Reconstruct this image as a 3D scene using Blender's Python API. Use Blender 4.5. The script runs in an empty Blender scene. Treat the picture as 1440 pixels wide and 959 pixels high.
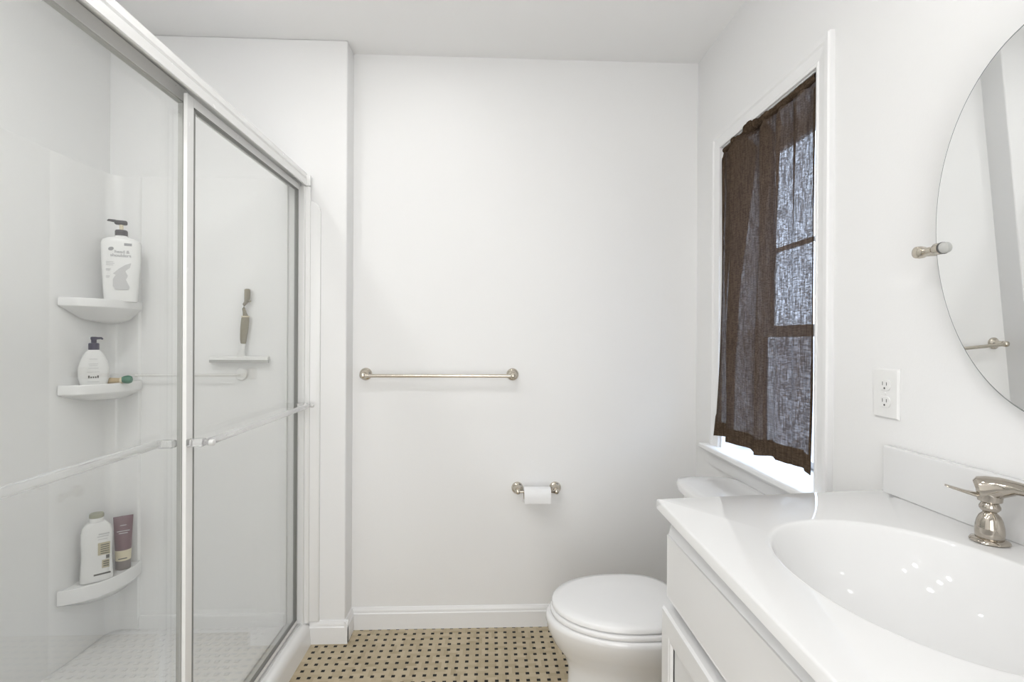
import bpy, bmesh, math, random
from mathutils import Vector, Matrix
random.seed(7)
SC = bpy.context.scene
COL = SC.collection
PI = math.pi

# ---------------------------------------------------------------- camera
F_PX = 712.0
YAW, PITCH, ROLL = 0.0417281802, -0.00212461306, 0.00536501112
CAM_LOC = Vector((0.0492607958, -2.23287266, 1.26872041))
fwd = Vector((math.sin(YAW), math.cos(YAW), 0)); rt = Vector((math.cos(YAW), -math.sin(YAW), 0)); up = Vector((0, 0, 1))
f2 = fwd*math.cos(PITCH) + up*math.sin(PITCH); u2 = up*math.cos(PITCH) - fwd*math.sin(PITCH)
r3 = rt*math.cos(ROLL) + u2*math.sin(ROLL); u3 = u2*math.cos(ROLL) - rt*math.sin(ROLL)
cd = bpy.data.cameras.new('camera'); cam = bpy.data.objects.new('camera', cd); COL.objects.link(cam)
cd.sensor_width = 36.0; cd.lens = F_PX*36.0/1440.0; cd.clip_start = 0.02; cd.clip_end = 200
cam.matrix_world = Matrix(((r3.x, u3.x, -f2.x, CAM_LOC.x), (r3.y, u3.y, -f2.y, CAM_LOC.y), (r3.z, u3.z, -f2.z, CAM_LOC.z), (0, 0, 0, 1)))
SC.camera = cam
# ---------------------------------------------------------------- exposure, world, lights
vs = SC.view_settings
SC.display_settings.display_device = 'sRGB'
vs.view_transform = 'Standard'; vs.look = 'None'; vs.gamma = 1.0; vs.use_curve_mapping = False
vs.exposure = -0.10
w = bpy.data.worlds.new('daylight'); SC.world = w; w.use_nodes = True
nt = w.node_tree; nt.nodes.clear()
out = nt.nodes.new('ShaderNodeOutputWorld'); bg = nt.nodes.new('ShaderNodeBackground')
tc = nt.nodes.new('ShaderNodeTexCoord'); sp = nt.nodes.new('ShaderNodeSeparateXYZ'); rp = nt.nodes.new('ShaderNodeValToRGB')
nt.links.new(tc.outputs['Generated'], sp.inputs[0]); nt.links.new(sp.outputs['Z'], rp.inputs[0])
rp.color_ramp.elements[0].position = 0.0; rp.color_ramp.elements[0].color = (0.27, 0.31, 0.40, 1)
rp.color_ramp.elements[1].position = 0.05; rp.color_ramp.elements[1].color = (0.66, 0.78, 1.0, 1)
nt.links.new(rp.outputs[0], bg.inputs[0]); bg.inputs[1].default_value = 9.0
nt.links.new(bg.outputs[0], out.inputs[0])

def point_lamp(name, loc, power, radius, col=(1, 0.995, 0.985)):
    d = bpy.data.lights.new(name, 'POINT'); d.energy = power; d.shadow_soft_size = radius; d.color = col
    o = bpy.data.objects.new(name, d); o.location = loc; COL.objects.link(o); return o
def area_lamp(name, loc, power, size, col=(1, 0.995, 0.985), rot=(0, 0, 0), shape='DISK', spread=PI):
    d = bpy.data.lights.new(name, 'AREA'); d.energy = power; d.shape = shape; d.size = size; d.color = col; d.spread = spread
    o = bpy.data.objects.new(name, d); o.location = loc; o.rotation_euler = rot; COL.objects.link(o); return o
VANITY_W, CAN_W, FILL_W, REAR_FILL_W = 0.12, 1.1, 2.6, 20.0
for yy in (-1.30, -1.46, -1.62, -1.78):
    point_lamp('vanity_bulb', (0.80, yy, 2.10), VANITY_W, 0.03)
area_lamp('recessed_and_fill_light', (-0.22, -0.50, 2.505), CAN_W, 0.07)
area_lamp('recessed_and_fill_light', (-1.05, -1.30, 2.505), CAN_W*5.8, 0.12)
for xx, yy in ((-0.60, -1.40), (-0.10, -1.40), (-0.60, -2.05), (-0.10, -2.05)):
    area_lamp('recessed_and_fill_light', (xx, yy, 2.505), FILL_W, 0.12)  # four added fill lamps that even out the room, not known fittings
d_ = area_lamp('rear_fill', (0.0, -2.93, 1.05), REAR_FILL_W, 0.85, (1, 1, 1), (PI/2, 0, 0), 'RECTANGLE'); d_.data.size_y = 1.95  # added fill panel behind the camera to lift the lower walls; no doorway modelled

# ---------------------------------------------------------------- materials
def mat(name, col, rough=0.5, metal=0.0, coat=0.0, spec=0.5, bump=None, var=None, trans=0.0, ior=1.45):
    m = bpy.data.materials.new(name); m.use_nodes = True
    n = m.node_tree.nodes; l = m.node_tree.links; b = n['Principled BSDF']
    b.inputs['Base Color'].default_value = (*col, 1); b.inputs['Roughness'].default_value = rough
    b.inputs['Metallic'].default_value = metal; b.inputs['Coat Weight'].default_value = coat; b.inputs['Coat Roughness'].default_value = 0.05
    b.inputs['Specular IOR Level'].default_value = spec; b.inputs['Transmission Weight'].default_value = trans; b.inputs['IOR'].default_value = ior
    c = n.new('ShaderNodeTexCoord')
    if bump:
        t = n.new('ShaderNodeTexNoise'); t.inputs['Scale'].default_value = bump[0]; t.inputs['Detail'].default_value = 3
        bp = n.new('ShaderNodeBump'); bp.inputs['Strength'].default_value = bump[1]; bp.inputs['Distance'].default_value = 0.002
        l.new(c.outputs['Object'], t.inputs['Vector']); l.new(t.outputs[0], bp.inputs['Height']); l.new(bp.outputs[0], b.inputs['Normal'])
    if var:
        t = n.new('ShaderNodeTexNoise'); t.inputs['Scale'].default_value = var[0]; t.inputs['Detail'].default_value = 2
        r = n.new('ShaderNodeMapRange'); r.inputs['To Min'].default_value = rough-var[1]; r.inputs['To Max'].default_value = rough+var[1]
        l.new(c.outputs['Object'], t.inputs['Vector']); l.new(t.outputs[0], r.inputs['Value']); l.new(r.outputs[0], b.inputs['Roughness'])
    return m
def glass_sheet(name, tint=(0.99, 0.995, 0.99), ior=1.45):
    m = bpy.data.materials.new(name); m.use_nodes = True
    n = m.node_tree.nodes; l = m.node_tree.links; n.clear()
    o = n.new('ShaderNodeOutputMaterial'); mx = n.new('ShaderNodeMixShader'); f = n.new('ShaderNodeFresnel')
    ge = n.new('ShaderNodeNewGeometry'); ir = n.new('ShaderNodeMapRange'); ir.inputs['To Min'].default_value = ior; ir.inputs['To Max'].default_value = 1/ior   # same Fresnel on both faces of the sheet
    l.new(ge.outputs['Backfacing'], ir.inputs['Value']); l.new(ir.outputs[0], f.inputs[0])
    t = n.new('ShaderNodeBsdfTransparent'); t.inputs[0].default_value = (*tint, 1)
    g = n.new('ShaderNodeBsdfGlossy'); g.inputs['Roughness'].default_value = 0.0
    l.new(f.outputs[0], mx.inputs[0]); l.new(t.outputs[0], mx.inputs[1]); l.new(g.outputs[0], mx.inputs[2]); l.new(mx.outputs[0], o.inputs[0])
    return m
WHITE = (0.80, 0.80, 0.79)
M = dict(
    wall=mat('wall_paint', (0.87, 0.870, 0.867), 0.55, bump=(220, 0.08)),
    ceiling=mat('ceiling_paint', (0.92, 0.92, 0.917), 0.8, bump=(150, 0.1)),
    trim=mat('trim_paint', (0.86, 0.86, 0.86), 0.3, bump=(60, 0.03)),
    fiberglass=mat('white_fiberglass', (0.88, 0.88, 0.875), 0.16, coat=0.3, bump=(9, 0.05)),
    alu=mat('white_enamelled_aluminium', (0.86, 0.86, 0.85), 0.25, var=(40, 0.05)),
    silver=mat('satin_aluminium', (0.74, 0.74, 0.73), 0.3, metal=0.3, var=(60, 0.05)),
    gasket=mat('grey_gasket', (0.23, 0.23, 0.22), 0.6, bump=(300, 0.1)),
    glass=glass_sheet('clear_shower_glass'),
    pane=glass_sheet('window_glass', (0.95, 0.97, 0.97)),
    acrylic=mat('clear_acrylic', (0.97, 0.97, 0.97), 0.05, trans=0.75, ior=1.3),
    nickel=mat('polished_nickel', (0.47, 0.43, 0.375), 0.06, metal=1.0, var=(30, 0.03)),
    satin=mat('satin_nickel', (0.62, 0.57, 0.49), 0.22, metal=1.0, var=(80, 0.05)),
    mirror=mat('mirror_silver', (0.88, 0.89, 0.89), 0.0, metal=1.0),
    mirror_edge=mat('mirror_edge_glass', (0.25, 0.27, 0.27), 0.15, bump=(200, 0.02)),
    porcelain=mat('white_porcelain', (0.83, 0.83, 0.83), 0.07, coat=0.4, bump=(6, 0.01)),
    seat=mat('white_seat_plastic', (0.85, 0.85, 0.85), 0.18, bump=(10, 0.01)),
    marble=mat('white_cultured_marble', (0.77, 0.77, 0.768), 0.05, spec=0.34, bump=(4, 0.005)),
    cabinet=mat('white_cabinet_paint', (0.73, 0.73, 0.73), 0.35, bump=(80, 0.04)),
    sill=mat('sill_paint', (0.88, 0.88, 0.88), 0.6, bump=(60, 0.03)),
    dark=mat('dark_gap', (0.05, 0.05, 0.05), 0.8, bump=(50, 0.1)),
    plate=mat('white_plastic', (0.84, 0.84, 0.83), 0.3, bump=(100, 0.02)),
    slot=mat('outlet_slot_dark', (0.10, 0.10, 0.10), 0.6, bump=(100, 0.05)),
    paper=mat('toilet_paper', (0.88, 0.88, 0.88), 0.95, bump=(250, 0.3)),
    core=mat('cardboard', (0.45, 0.36, 0.26), 0.9, bump=(200, 0.2)),
    bottle=mat('white_bottle_plastic', (0.84, 0.84, 0.83), 0.25, bump=(20, 0.02)),
    charcoal=mat('charcoal_pump_plastic', (0.065, 0.06, 0.065), 0.35, bump=(40, 0.05)),
    navy=mat('dark_navy_plastic', (0.035, 0.03, 0.07), 0.3, bump=(40, 0.05)),
    print_grey=mat('grey_print', (0.33, 0.33, 0.34), 0.5, bump=(80, 0.05)),
    print_light=mat('light_grey_print', (0.58, 0.58, 0.58), 0.4, bump=(80, 0.05)),
    print_dark=mat('dark_print', (0.10, 0.10, 0.09), 0.5, bump=(80, 0.05)),
    print_tan=mat('tan_print', (0.52, 0.47, 0.33), 0.5, bump=(80, 0.05)),
    print_cream=mat('cream_print', (0.72, 0.65, 0.48), 0.45, bump=(80, 0.05)),
    cap_olive=mat('grey_olive_cap', (0.33, 0.33, 0.25), 0.4, bump=(60, 0.05)),
    tube=mat('mauve_tube_plastic', (0.19, 0.11, 0.13), 0.3, bump=(40, 0.05)),
    tube_cap=mat('grey_brown_cap', (0.22, 0.19, 0.18), 0.35, bump=(40, 0.05)),
    tan=mat('tan_plastic', (0.50, 0.38, 0.22), 0.4, bump=(60, 0.08)),
    green=mat('dark_green_plastic', (0.05, 0.19, 0.12), 0.4, bump=(60, 0.08)),
    taupe=mat('taupe_rubber', (0.25, 0.22, 0.15), 0.55, bump=(120, 0.1)),
    squeegee=mat('white_squeegee_plastic', (0.82, 0.82, 0.80), 0.35, bump=(60, 0.03)),
    rubber=mat('pale_grey_rubber', (0.45, 0.45, 0.43), 0.6, bump=(90, 0.1)),
    caulk=mat('white_caulk', (0.80, 0.80, 0.79), 0.5, bump=(60, 0.1)),
)
def tile_material():
    p = 0.039; d = 0.0138
    m = bpy.data.materials.new('basketweave_tile'); m.use_nodes = True
    n = m.node_tree.nodes; l = m.node_tree.links; b = n['Principled BSDF']
    c = n.new('ShaderNodeTexCoord'); s = n.new('ShaderNodeSeparateXYZ'); l.new(c.outputs['Object'], s.inputs[0])
    def ma(op, a, b2=None, c2=None):
        x = n.new('ShaderNodeMath'); x.operation = op
        for i, v in enumerate((a, b2, c2)):
            if v is None: continue
            if isinstance(v, (int, float)): x.inputs[i].default_value = v
            else: l.new(v, x.inputs[i])
        return x.outputs[0]
    u = ma('DIVIDE', s.outputs['X'], p); v = ma('DIVIDE', s.outputs['Y'], p)
    # distance to the nearest dot (dots on the integer lattice)
    du = ma('ABSOLUTE', ma('SUBTRACT', u, ma('ROUND', u))); dv = ma('ABSOLUTE', ma('SUBTRACT', v, ma('ROUND', v)))
    dmax = ma('MAXIMUM', du, dv)
    dot = ma('LESS_THAN', dmax, d/p/2)
    halo = ma('LESS_THAN', dmax, d/p/2+0.025)
    fu = ma('FLOOR', u); fv = ma('FLOOR', v)
    par = ma('ABSOLUTE', ma('MODULO', ma('ADD', fu, fv), 2.0)); par = ma('GREATER_THAN', par, 0.5)
    cu = ma('ABSOLUTE', ma('SUBTRACT', ma('SUBTRACT', u, fu), 0.5)); cv = ma('ABSOLUTE', ma('SUBTRACT', ma('SUBTRACT', v, fv), 0.5))
    g1 = ma('LESS_THAN', cu, 0.018); g2 = ma('LESS_THAN', cv, 0.018)
    seam = ma('ADD', ma('MULTIPLY', g1, par), ma('MULTIPLY', g2, ma('SUBTRACT', 1.0, par)))
    edge = ma('LESS_THAN', ma('MINIMUM', du, dv), 0.014)
    grout = ma('MINIMUM', ma('ADD', ma('ADD', seam, edge), halo), 1.0)
    # tone per tile
    half = ma('ADD', ma('MULTIPLY', ma('GREATER_THAN', ma('SUBTRACT', u, fu), 0.5), par), ma('MULTIPLY', ma('GREATER_THAN', ma('SUBTRACT', v, fv), 0.5), ma('SUBTRACT', 1.0, par)))
    cb = n.new('ShaderNodeCombineXYZ'); l.new(fu, cb.inputs[0]); l.new(fv, cb.inputs[1]); l.new(half, cb.inputs[2])
    wn = n.new('ShaderNodeTexWhiteNoise'); l.new(cb.outputs[0], wn.inputs[0])
    big = n.new('ShaderNodeTexNoise'); big.inputs['Scale'].default_value = 14; big.inputs['Detail'].default_value = 4; l.new(c.outputs['Object'], big.inputs['Vector'])
    tone = ma('ADD', ma('MULTIPLY', wn.outputs['Value'], 0.5), ma('MULTIPLY', big.outputs[0], 0.5))
    rp = n.new('ShaderNodeValToRGB'); l.new(tone, rp.inputs[0])
    e = rp.color_ramp.elements; e[0].position = 0.15; e[0].color = (0.42, 0.34, 0.22, 1); e[1].position = 0.85; e[1].color = (0.61, 0.52, 0.37, 1)
    x = e.new(0.5); x.color = (0.52, 0.435, 0.30, 1)
    def mix(fac, a, bcol):
        k = n.new('ShaderNodeMix'); k.data_type = 'RGBA'; l.new(fac, k.inputs[0])
        if isinstance(a, tuple): k.inputs[6].default_value = a
        else: l.new(a, k.inputs[6])
        k.inputs[7].default_value = bcol; return k.outputs[2]
    gr = ma('MULTIPLY', grout, 0.35)
    col = mix(gr, rp.outputs[0], (0.55, 0.48, 0.36, 1)); col = mix(dot, col, (0.004, 0.004, 0.004, 1))
    l.new(col, b.inputs['Base Color']); b.inputs['Roughness'].default_value = 0.45; b.inputs['Specular IOR Level'].default_value = 0.25
    bp = n.new('ShaderNodeBump'); bp.inputs['Strength'].default_value = 0.25; bp.inputs['Distance'].default_value = 0.001; bp.invert = True
    l.new(grout, bp.inputs['Height']); l.new(bp.outputs[0], b.inputs['Normal'])
    return m
M['tile'] = tile_material()
def pan_material():
    m = mat('textured_shower_pan', (0.88, 0.88, 0.875), 0.22, coat=0.2)
    n = m.node_tree.nodes; l = m.node_tree.links; b = n['Principled BSDF']; c = n.new('ShaderNodeTexCoord')
    s = n.new('ShaderNodeSeparateXYZ'); l.new(c.outputs['Object'], s.inputs[0])
    def ma(op, a, b2=None):
        x = n.new('ShaderNodeMath'); x.operation = op
        for i, v in enumerate((a, b2)):
            if v is None: continue
            if isinstance(v, (int, float)): x.inputs[i].default_value = v
            else: l.new(v, x.inputs[i])
        return x.outputs[0]
    u = ma('DIVIDE', s.outputs['X'], 0.036); v = ma('DIVIDE', s.outputs['Y'], 0.036)
    rowo = ma('MULTIPLY', ma('ABSOLUTE', ma('MODULO', ma('ROUND', v), 2.0)), 0.5); u = ma('ADD', u, rowo)
    du = ma('ABSOLUTE', ma('SUBTRACT', u, ma('ROUND', u))); dv = ma('ABSOLUTE', ma('SUBTRACT', v, ma('ROUND', v)))
    k = ma('MAXIMUM', du, dv); mr = n.new('ShaderNodeMapRange'); mr.inputs['From Min'].default_value = 0.16; mr.inputs['From Max'].default_value = 0.24
    mr.inputs['To Min'].default_value = 1; mr.inputs['To Max'].default_value = 0; l.new(k, mr.inputs['Value'])
    bp = n.new('ShaderNodeBump'); bp.inputs['Strength'].default_value = 0.9; bp.inputs['Distance'].default_value = 0.002; bp.invert = True
    l.new(mr.outputs[0], bp.inputs['Height']); l.new(bp.outputs[0], b.inputs['Normal']); return m
M['pan'] = pan_material()
def linen(name, see, trans):
    m = bpy.data.materials.new(name); m.use_nodes = True
    n = m.node_tree.nodes; l = m.node_tree.links; n.clear()
    o = n.new('ShaderNodeOutputMaterial'); c = n.new('ShaderNodeTexCoord')
    def noise(sx, sy, sz, det, sc):
        mp = n.new('ShaderNodeMapping'); mp.inputs['Scale'].default_value = (sx, sy, sz); l.new(c.outputs['Object'], mp.inputs[0])
        t = n.new('ShaderNodeTexNoise'); t.inputs['Scale'].default_value = sc; t.inputs['Detail'].default_value = det; l.new(mp.outputs[0], t.inputs['Vector']); return t.outputs[0]
    warp = noise(1, 1.0, 0.09, 2, 260); weft = noise(1, 0.09, 1.0, 2, 260)
    mul = n.new('ShaderNodeMath'); mul.operation = 'MULTIPLY'; l.new(warp, mul.inputs[0]); l.new(weft, mul.inputs[1])
    mr = n.new('ShaderNodeMapRange'); mr.inputs['From Min'].default_value = 0.20; mr.inputs['From Max'].default_value = 0.42
    mr.inputs['To Min'].default_value = see*0.35; mr.inputs['To Max'].default_value = see*2.3; l.new(mul.outputs[0], mr.inputs['Value'])
    d = n.new('ShaderNodeBsdfDiffuse'); t = n.new('ShaderNodeBsdfTranslucent'); tp = n.new('ShaderNodeBsdfTransparent')
    cr = n.new('ShaderNodeValToRGB'); l.new(mul.outputs[0], cr.inputs[0])
    cr.color_ramp.elements[0].position = 0.15; cr.color_ramp.elements[0].color = (0.060, 0.042, 0.028, 1)
    cr.color_ramp.elements[1].position = 0.4; cr.color_ramp.elements[1].color = (0.120, 0.086, 0.060, 1)
    l.new(cr.outputs[0], d.inputs[0]); t.inputs[0].default_value = (0.08, 0.06, 0.055, 1)
    m1 = n.new('ShaderNodeMixShader'); m1.inputs[0].default_value = trans; l.new(d.outputs[0], m1.inputs[1]); l.new(t.outputs[0], m1.inputs[2])
    m2 = n.new('ShaderNodeMixShader'); l.new(mr.outputs[0], m2.inputs[0]); l.new(m1.outputs[0], m2.inputs[1]); l.new(tp.outputs[0], m2.inputs[2])
    bp = n.new('ShaderNodeBump'); bp.inputs['Strength'].default_value = 0.4; bp.inputs['Distance'].default_value = 0.001; l.new(mul.outputs[0], bp.inputs['Height']); l.new(bp.outputs[0], d.inputs['Normal'])
    l.new(m2.outputs[0], o.inputs[0]); return m
M['linen'] = linen('brown_linen', 0.064, 0.12)
M['linen_double'] = linen('brown_linen_doubled', 0.0, 0.12)

# ---------------------------------------------------------------- helpers
def new(): return bmesh.new()
def obj(name, bm, m, parent=None, smooth=35, kind=None):
    bmesh.ops.remove_doubles(bm, verts=bm.verts, dist=1e-6)
    bmesh.ops.recalc_face_normals(bm, faces=bm.faces)
    me = bpy.data.meshes.new(name); bm.to_mesh(me); bm.free()
    me.materials.append(M[m] if isinstance(m, str) else m)
    if smooth:
        for p in me.polygons: p.use_smooth = True
        me.set_sharp_from_angle(angle=math.radians(smooth))
    o = bpy.data.objects.new(name, me); COL.objects.link(o)
    if smooth and smooth <= 40:
        wn = o.modifiers.new('weighted_normals', 'WEIGHTED_NORMAL'); wn.keep_sharp = True; wn.weight = 90
    if parent is not None: o.parent = parent; o.matrix_parent_inverse = parent.matrix_basis.inverted()
    if kind: o['kind'] = kind
    return o
def struct(name, bm, m, parent=None, smooth=35): return obj(name, bm, m, parent, smooth, None if parent else 'structure')
def thing(name, label, cat, loc, rotz=0.0, group=None):
    o = bpy.data.objects.new(name, None); o.empty_display_size = 0.05; o.location = loc; o.rotation_euler = (0, 0, rotz); COL.objects.link(o)
    o['label'] = label; o['category'] = cat
    if group: o['group'] = group
    return o
def tag(o, label, cat, group=None):
    o['label'] = label; o['category'] = cat
    if group: o['group'] = group
    return o
def local(o, parent):           # mesh built in the parent's local frame
    o.matrix_parent_inverse = Matrix.Identity(4); return o
def box(bm, x0, x1, y0, y1, z0, z1, bev=0.0, seg=2):
    vs_ = [bm.verts.new((x, y, z)) for x in (x0, x1) for y in (y0, y1) for z in (z0, z1)]
    fs = [(0, 1, 3, 2), (4, 6, 7, 5), (0, 4, 5, 1), (2, 3, 7, 6), (0, 2, 6, 4), (1, 5, 7, 3)]
    faces = [bm.faces.new([vs_[i] for i in f]) for f in fs]
    if bev > 0:
        ed = list({e for f in faces for e in f.edges})
        bmesh.ops.bevel(bm, geom=ed, offset=bev, segments=seg, profile=0.5, affect='EDGES')
    return bm
def prism(bm, pts, axis, a0, a1):
    """extrude a 2-D outline along an axis: X -> (y,z), Y -> (x,z), Z -> (x,y)"""
    def P(p, a): return {'X': (a, p[0], p[1]), 'Y': (p[0], a, p[1]), 'Z': (p[0], p[1], a)}[axis]
    A = [bm.verts.new(P(p, a0)) for p in pts]; B = [bm.verts.new(P(p, a1)) for p in pts]
    n = len(pts)
    bm.faces.new(A); bm.faces.new(B[::-1])
    for i in range(n): bm.faces.new((A[i], A[(i+1) % n], B[(i+1) % n], B[i]))
    return bm
def loft(bm, rings, cap0=True, cap1=True, closed=True):
    R = [[bm.verts.new(p) for p in r] for r in rings]
    n = len(R[0])
    for a, b in zip(R, R[1:]):
        for i in range(n if closed else n-1):
            j = (i+1) % n; bm.faces.new((a[i], a[j], b[j], b[i]))
    if cap0: bm.faces.new(R[0][::-1])
    if cap1: bm.faces.new(R[-1])
    return bm
def lathe(bm, prof, origin=(0, 0, 0), axis=(0, 0, 1), n=32):
    """prof: (r, h) pairs along the axis"""
    ax = Vector(axis).normalized(); q = ax.to_track_quat('Z', 'Y'); o = Vector(origin)
    rings = []
    for r, h in prof:
        r = max(r, 1e-5)
        rings.append([o + q @ Vector((r*math.cos(2*PI*i/n), r*math.sin(2*PI*i/n), h)) for i in range(n)])
    return loft(bm, rings)
def sweep(bm, pts, rad, n=16, squash=None):
    pts = [Vector(p) for p in pts]; rings = []
    up0 = Vector((0, 0, 1))
    for i, p in enumerate(pts):
        t = (pts[min(i+1, len(pts)-1)] - pts[max(i-1, 0)]).normalized()
        a = up0 if abs(t.dot(up0)) < 0.95 else Vector((1, 0, 0))
        s = t.cross(a).normalized(); v = s.cross(t).normalized()
        r = rad[i] if isinstance(rad, (list, tuple)) else rad
        k = squash[i] if squash else 1.0
        rings.append([p + s*r*math.cos(2*PI*j/n) + v*r*k*math.sin(2*PI*j/n) for j in range(n)])
    return loft(bm, rings)
def superell(cx, cy, a, b, z, n=40, e=2.0):
    r = []
    for i in range(n):
        t = 2*PI*i/n; c, s = math.cos(t), math.sin(t)
        r.append((cx + a*math.copysign(abs(c)**(2/e), c), cy + b*math.copysign(abs(s)**(2/e), s), z))
    return r
def text(name, body, size, m, parent, mtx, depth=0.0003):
    cu = bpy.data.curves.new(name, 'FONT'); cu.body = body; cu.size = size; cu.extrude = depth; cu.align_x = 'CENTER'
    tmp = bpy.data.objects.new(name, cu); COL.objects.link(tmp)
    dg = bpy.context.evaluated_depsgraph_get(); me = bpy.data.meshes.new_from_object(tmp.evaluated_get(dg))
    bpy.data.objects.remove(tmp); bpy.data.curves.remove(cu)
    me.name = name; me.transform(mtx); me.materials.clear(); me.materials.append(M[m])
    o = bpy.data.objects.new(name, me); COL.objects.link(o); o.parent = parent; return o

# ---------------------------------------------------------------- room shell
CEIL = 2.516
XR = 0.975            # face of the right wall
YB = 0.012            # face of the back wall
YJ = -0.088           # face of the shower's end wall
XJ = -0.555           # side of the return at the back-left corner
XL = -1.515           # wall behind the shower
YS = -1.66            # near end of the shower
XN = -0.735           # near left wall
YN = -3.0
struct('floor', box(new(), -1.62, 1.20, -3.1, 0.12, -0.06, 0.0), 'tile')
struct('ceiling', box(new(), -1.62, 1.20, -3.1, 0.12, CEIL, CEIL+0.05), 'ceiling')
b = new(); box(b, XJ, 1.20, YB, 0.12, 0, CEIL); struct('wall_back', b, 'wall')
b = new(); box(b, -1.62, XJ, YJ, 0.12, 0, CEIL, 0.006, 3); struct('wall_alcove', b, 'wall')
b = new(); box(b, -1.62, XL, YS-0.1, YJ, 0, CEIL); struct('wall_left', b, 'wall')
b = new(); prism(b, [(XL, YS), (XN, YS), (XN, YN), (XN-0.1, YN), (XN-0.1, YS-0.1), (XL, YS-0.1)], 'Z', 0, CEIL); struct('wall_entry', b, 'wall')
b = new(); box(b, XN-0.1, 1.20, YN-0.1, YN, 0, CEIL); struct('wall_front', b, 'wall')
WY0, WY1, WZ0, WZ1 = -0.835, -0.232, 0.843, 2.046   # window opening
b = new()
box(b, XR, 1.20, YN, WY0, 0, CEIL); box(b, XR, 1.20, WY1, YB, 0, CEIL); box(b, XR, 1.20, WY0, WY1, 0, WZ0-0.02); box(b, XR, 1.20, WY0, WY1, WZ1, CEIL)
struct('wall_right', b, 'wall')
# baseboards
def bbprof(s, f):  # outline (offset from wall, z)
    return [(f, 0), (f+s*0.014, 0), (f+s*0.014, 0.068), (f+s*0.010, 0.072), (f+s*0.010, 0.079), (f+s*0.008, 0.083), (f+s*0.004, 0.092), (f, 0.094)]
struct('baseboard_back', prism(new(), bbprof(-1, YB), 'X', XJ, XR), 'trim')
struct('baseboard_alcove', prism(new(), bbprof(-1, YJ), 'X', -0.698, XJ+0.014), 'trim')
struct('baseboard_return', prism(new(), bbprof(1, XJ), 'Y', YJ-0.0138, YB-0.0001), 'trim')
struct('baseboard_right', prism(new(), bbprof(-1, XR), 'Y', -1.10, YB-0.014), 'trim')
# ---------------------------------------------------------------- window
b = new()   # jamb liner
box(b, XR-0.001, 1.185, WY0, WY0+0.012, WZ0, WZ1); box(b, XR-0.001, 1.185, WY1-0.012, WY1, WZ0, WZ1); box(b, XR-0.001, 1.185, WY0, WY1, WZ1-0.004, WZ1)
win = struct('window_1', b, 'trim')
def casing_prof(s, e):   # across the casing: (offset from opening edge outward, projection from the wall)
    return [(0, 0), (0, 0.010), (0.008, 0.012), (0.012, 0.009), (0.018, 0.010), (0.040, 0.013), (0.046, 0.018), (0.062, 0.019), (0.066, 0.015), (0.066, 0)]
def casing_vert(edge, s, z0, z1):
    bm = new(); pr = [(XR-p, edge+s*o) for o, p in casing_prof(s, edge)]
    R = []
    for kz in (0, 1):
        R.append([bm.verts.new((XR-p, edge+s*o, z0 if kz == 0 else z1+o)) for o, p in casing_prof(s, edge)])
    n = len(R[0])
    bm.faces.new(R[0]); bm.faces.new(R[1][::-1])
    for i in range(n): bm.faces.new((R[0][i], R[0][(i+1) % n], R[1][(i+1) % n], R[1][i]))
    return bm
struct('casing', casing_vert(WY0, -1, WZ0-0.002, WZ1), 'trim', win, 25); struct('casing', casing_vert(WY1, 1, WZ0-0.002, WZ1), 'trim', win, 25)
bm = new(); R = [[bm.verts.new((XR-p, WY0-o if k == 0 else WY1+o, WZ1+o)) for o, p in casing_prof(1, 0)] for k in (0, 1)]
n_ = len(R[0]); bm.faces.new(R[0]); bm.faces.new(R[1][::-1])
for i in range(n_): bm.faces.new((R[0][i], R[0][(i+1) % n_], R[1][(i+1) % n_], R[1][i]))
struct('head_casing', bm, 'trim', win, 25)
b = new()   # stool, very slightly out of level as in the photo
prism(b, [(0.925, -0.915), (0.925, -0.135), (XR-0.0005, -0.135), (XR-0.0005, WY1-0.013), (1.15, WY1-0.013), (1.15, WY0+0.013), (XR-0.0005, WY0+0.013), (XR-0.0005, -0.915)], 'Z', WZ0-0.022, WZ0)
bmesh.ops.bevel(b, geom=list(b.edges), offset=0.006, segments=3, profile=0.5, affect='EDGES')
struct('window_sill', b, 'sill', win)
struct('apron', prism(new(), [(XR, 0.755), (XR-0.012, 0.757), (XR-0.014, 0.80), (XR-0.020, 0.81), (XR-0.020, 0.82), (XR, 0.82)], 'Y', -0.895, -0.155), 'trim', win, 25)
def sash(z0, z1, x0, x1, name, mun=None):
    y0, y1 = WY0+0.013, WY1-0.013
    bm = new(); s = 0.042
    box(bm, x0, x1, y0, y0+s, z0, z1, 0.003); box(bm, x0, x1, y1-s, y1, z0, z1, 0.003)
    box(bm, x0, x1, y0+s, y1-s, z1-s, z1, 0.003); box(bm, x0, x1, y0+s, y1-s, z0, z0+(s if mun else 0.024), 0.003)
    ym = (y0+y1)/2; zm = (z0+z1)/2
    if mun: box(bm, x0+0.006, x1-0.006, y0+s, y1-s, mun-0.009, mun+0.009, 0.002)
    o = struct(name, bm, 'trim', win)
    struct('pane', box(new(), (x0+x1)/2-0.002, (x0+x1)/2+0.002, y0+s-0.004, y1-s+0.004, z0+(s if mun else 0.024)-0.004, z1-s+0.004), 'pane', o, 0)
sash(1.285, WZ1-0.009, 1.142, 1.165, 'upper_sash', 1.62); sash(WZ0+0.002, 1.327, 1.116, 1.139, 'lower_sash')
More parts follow.
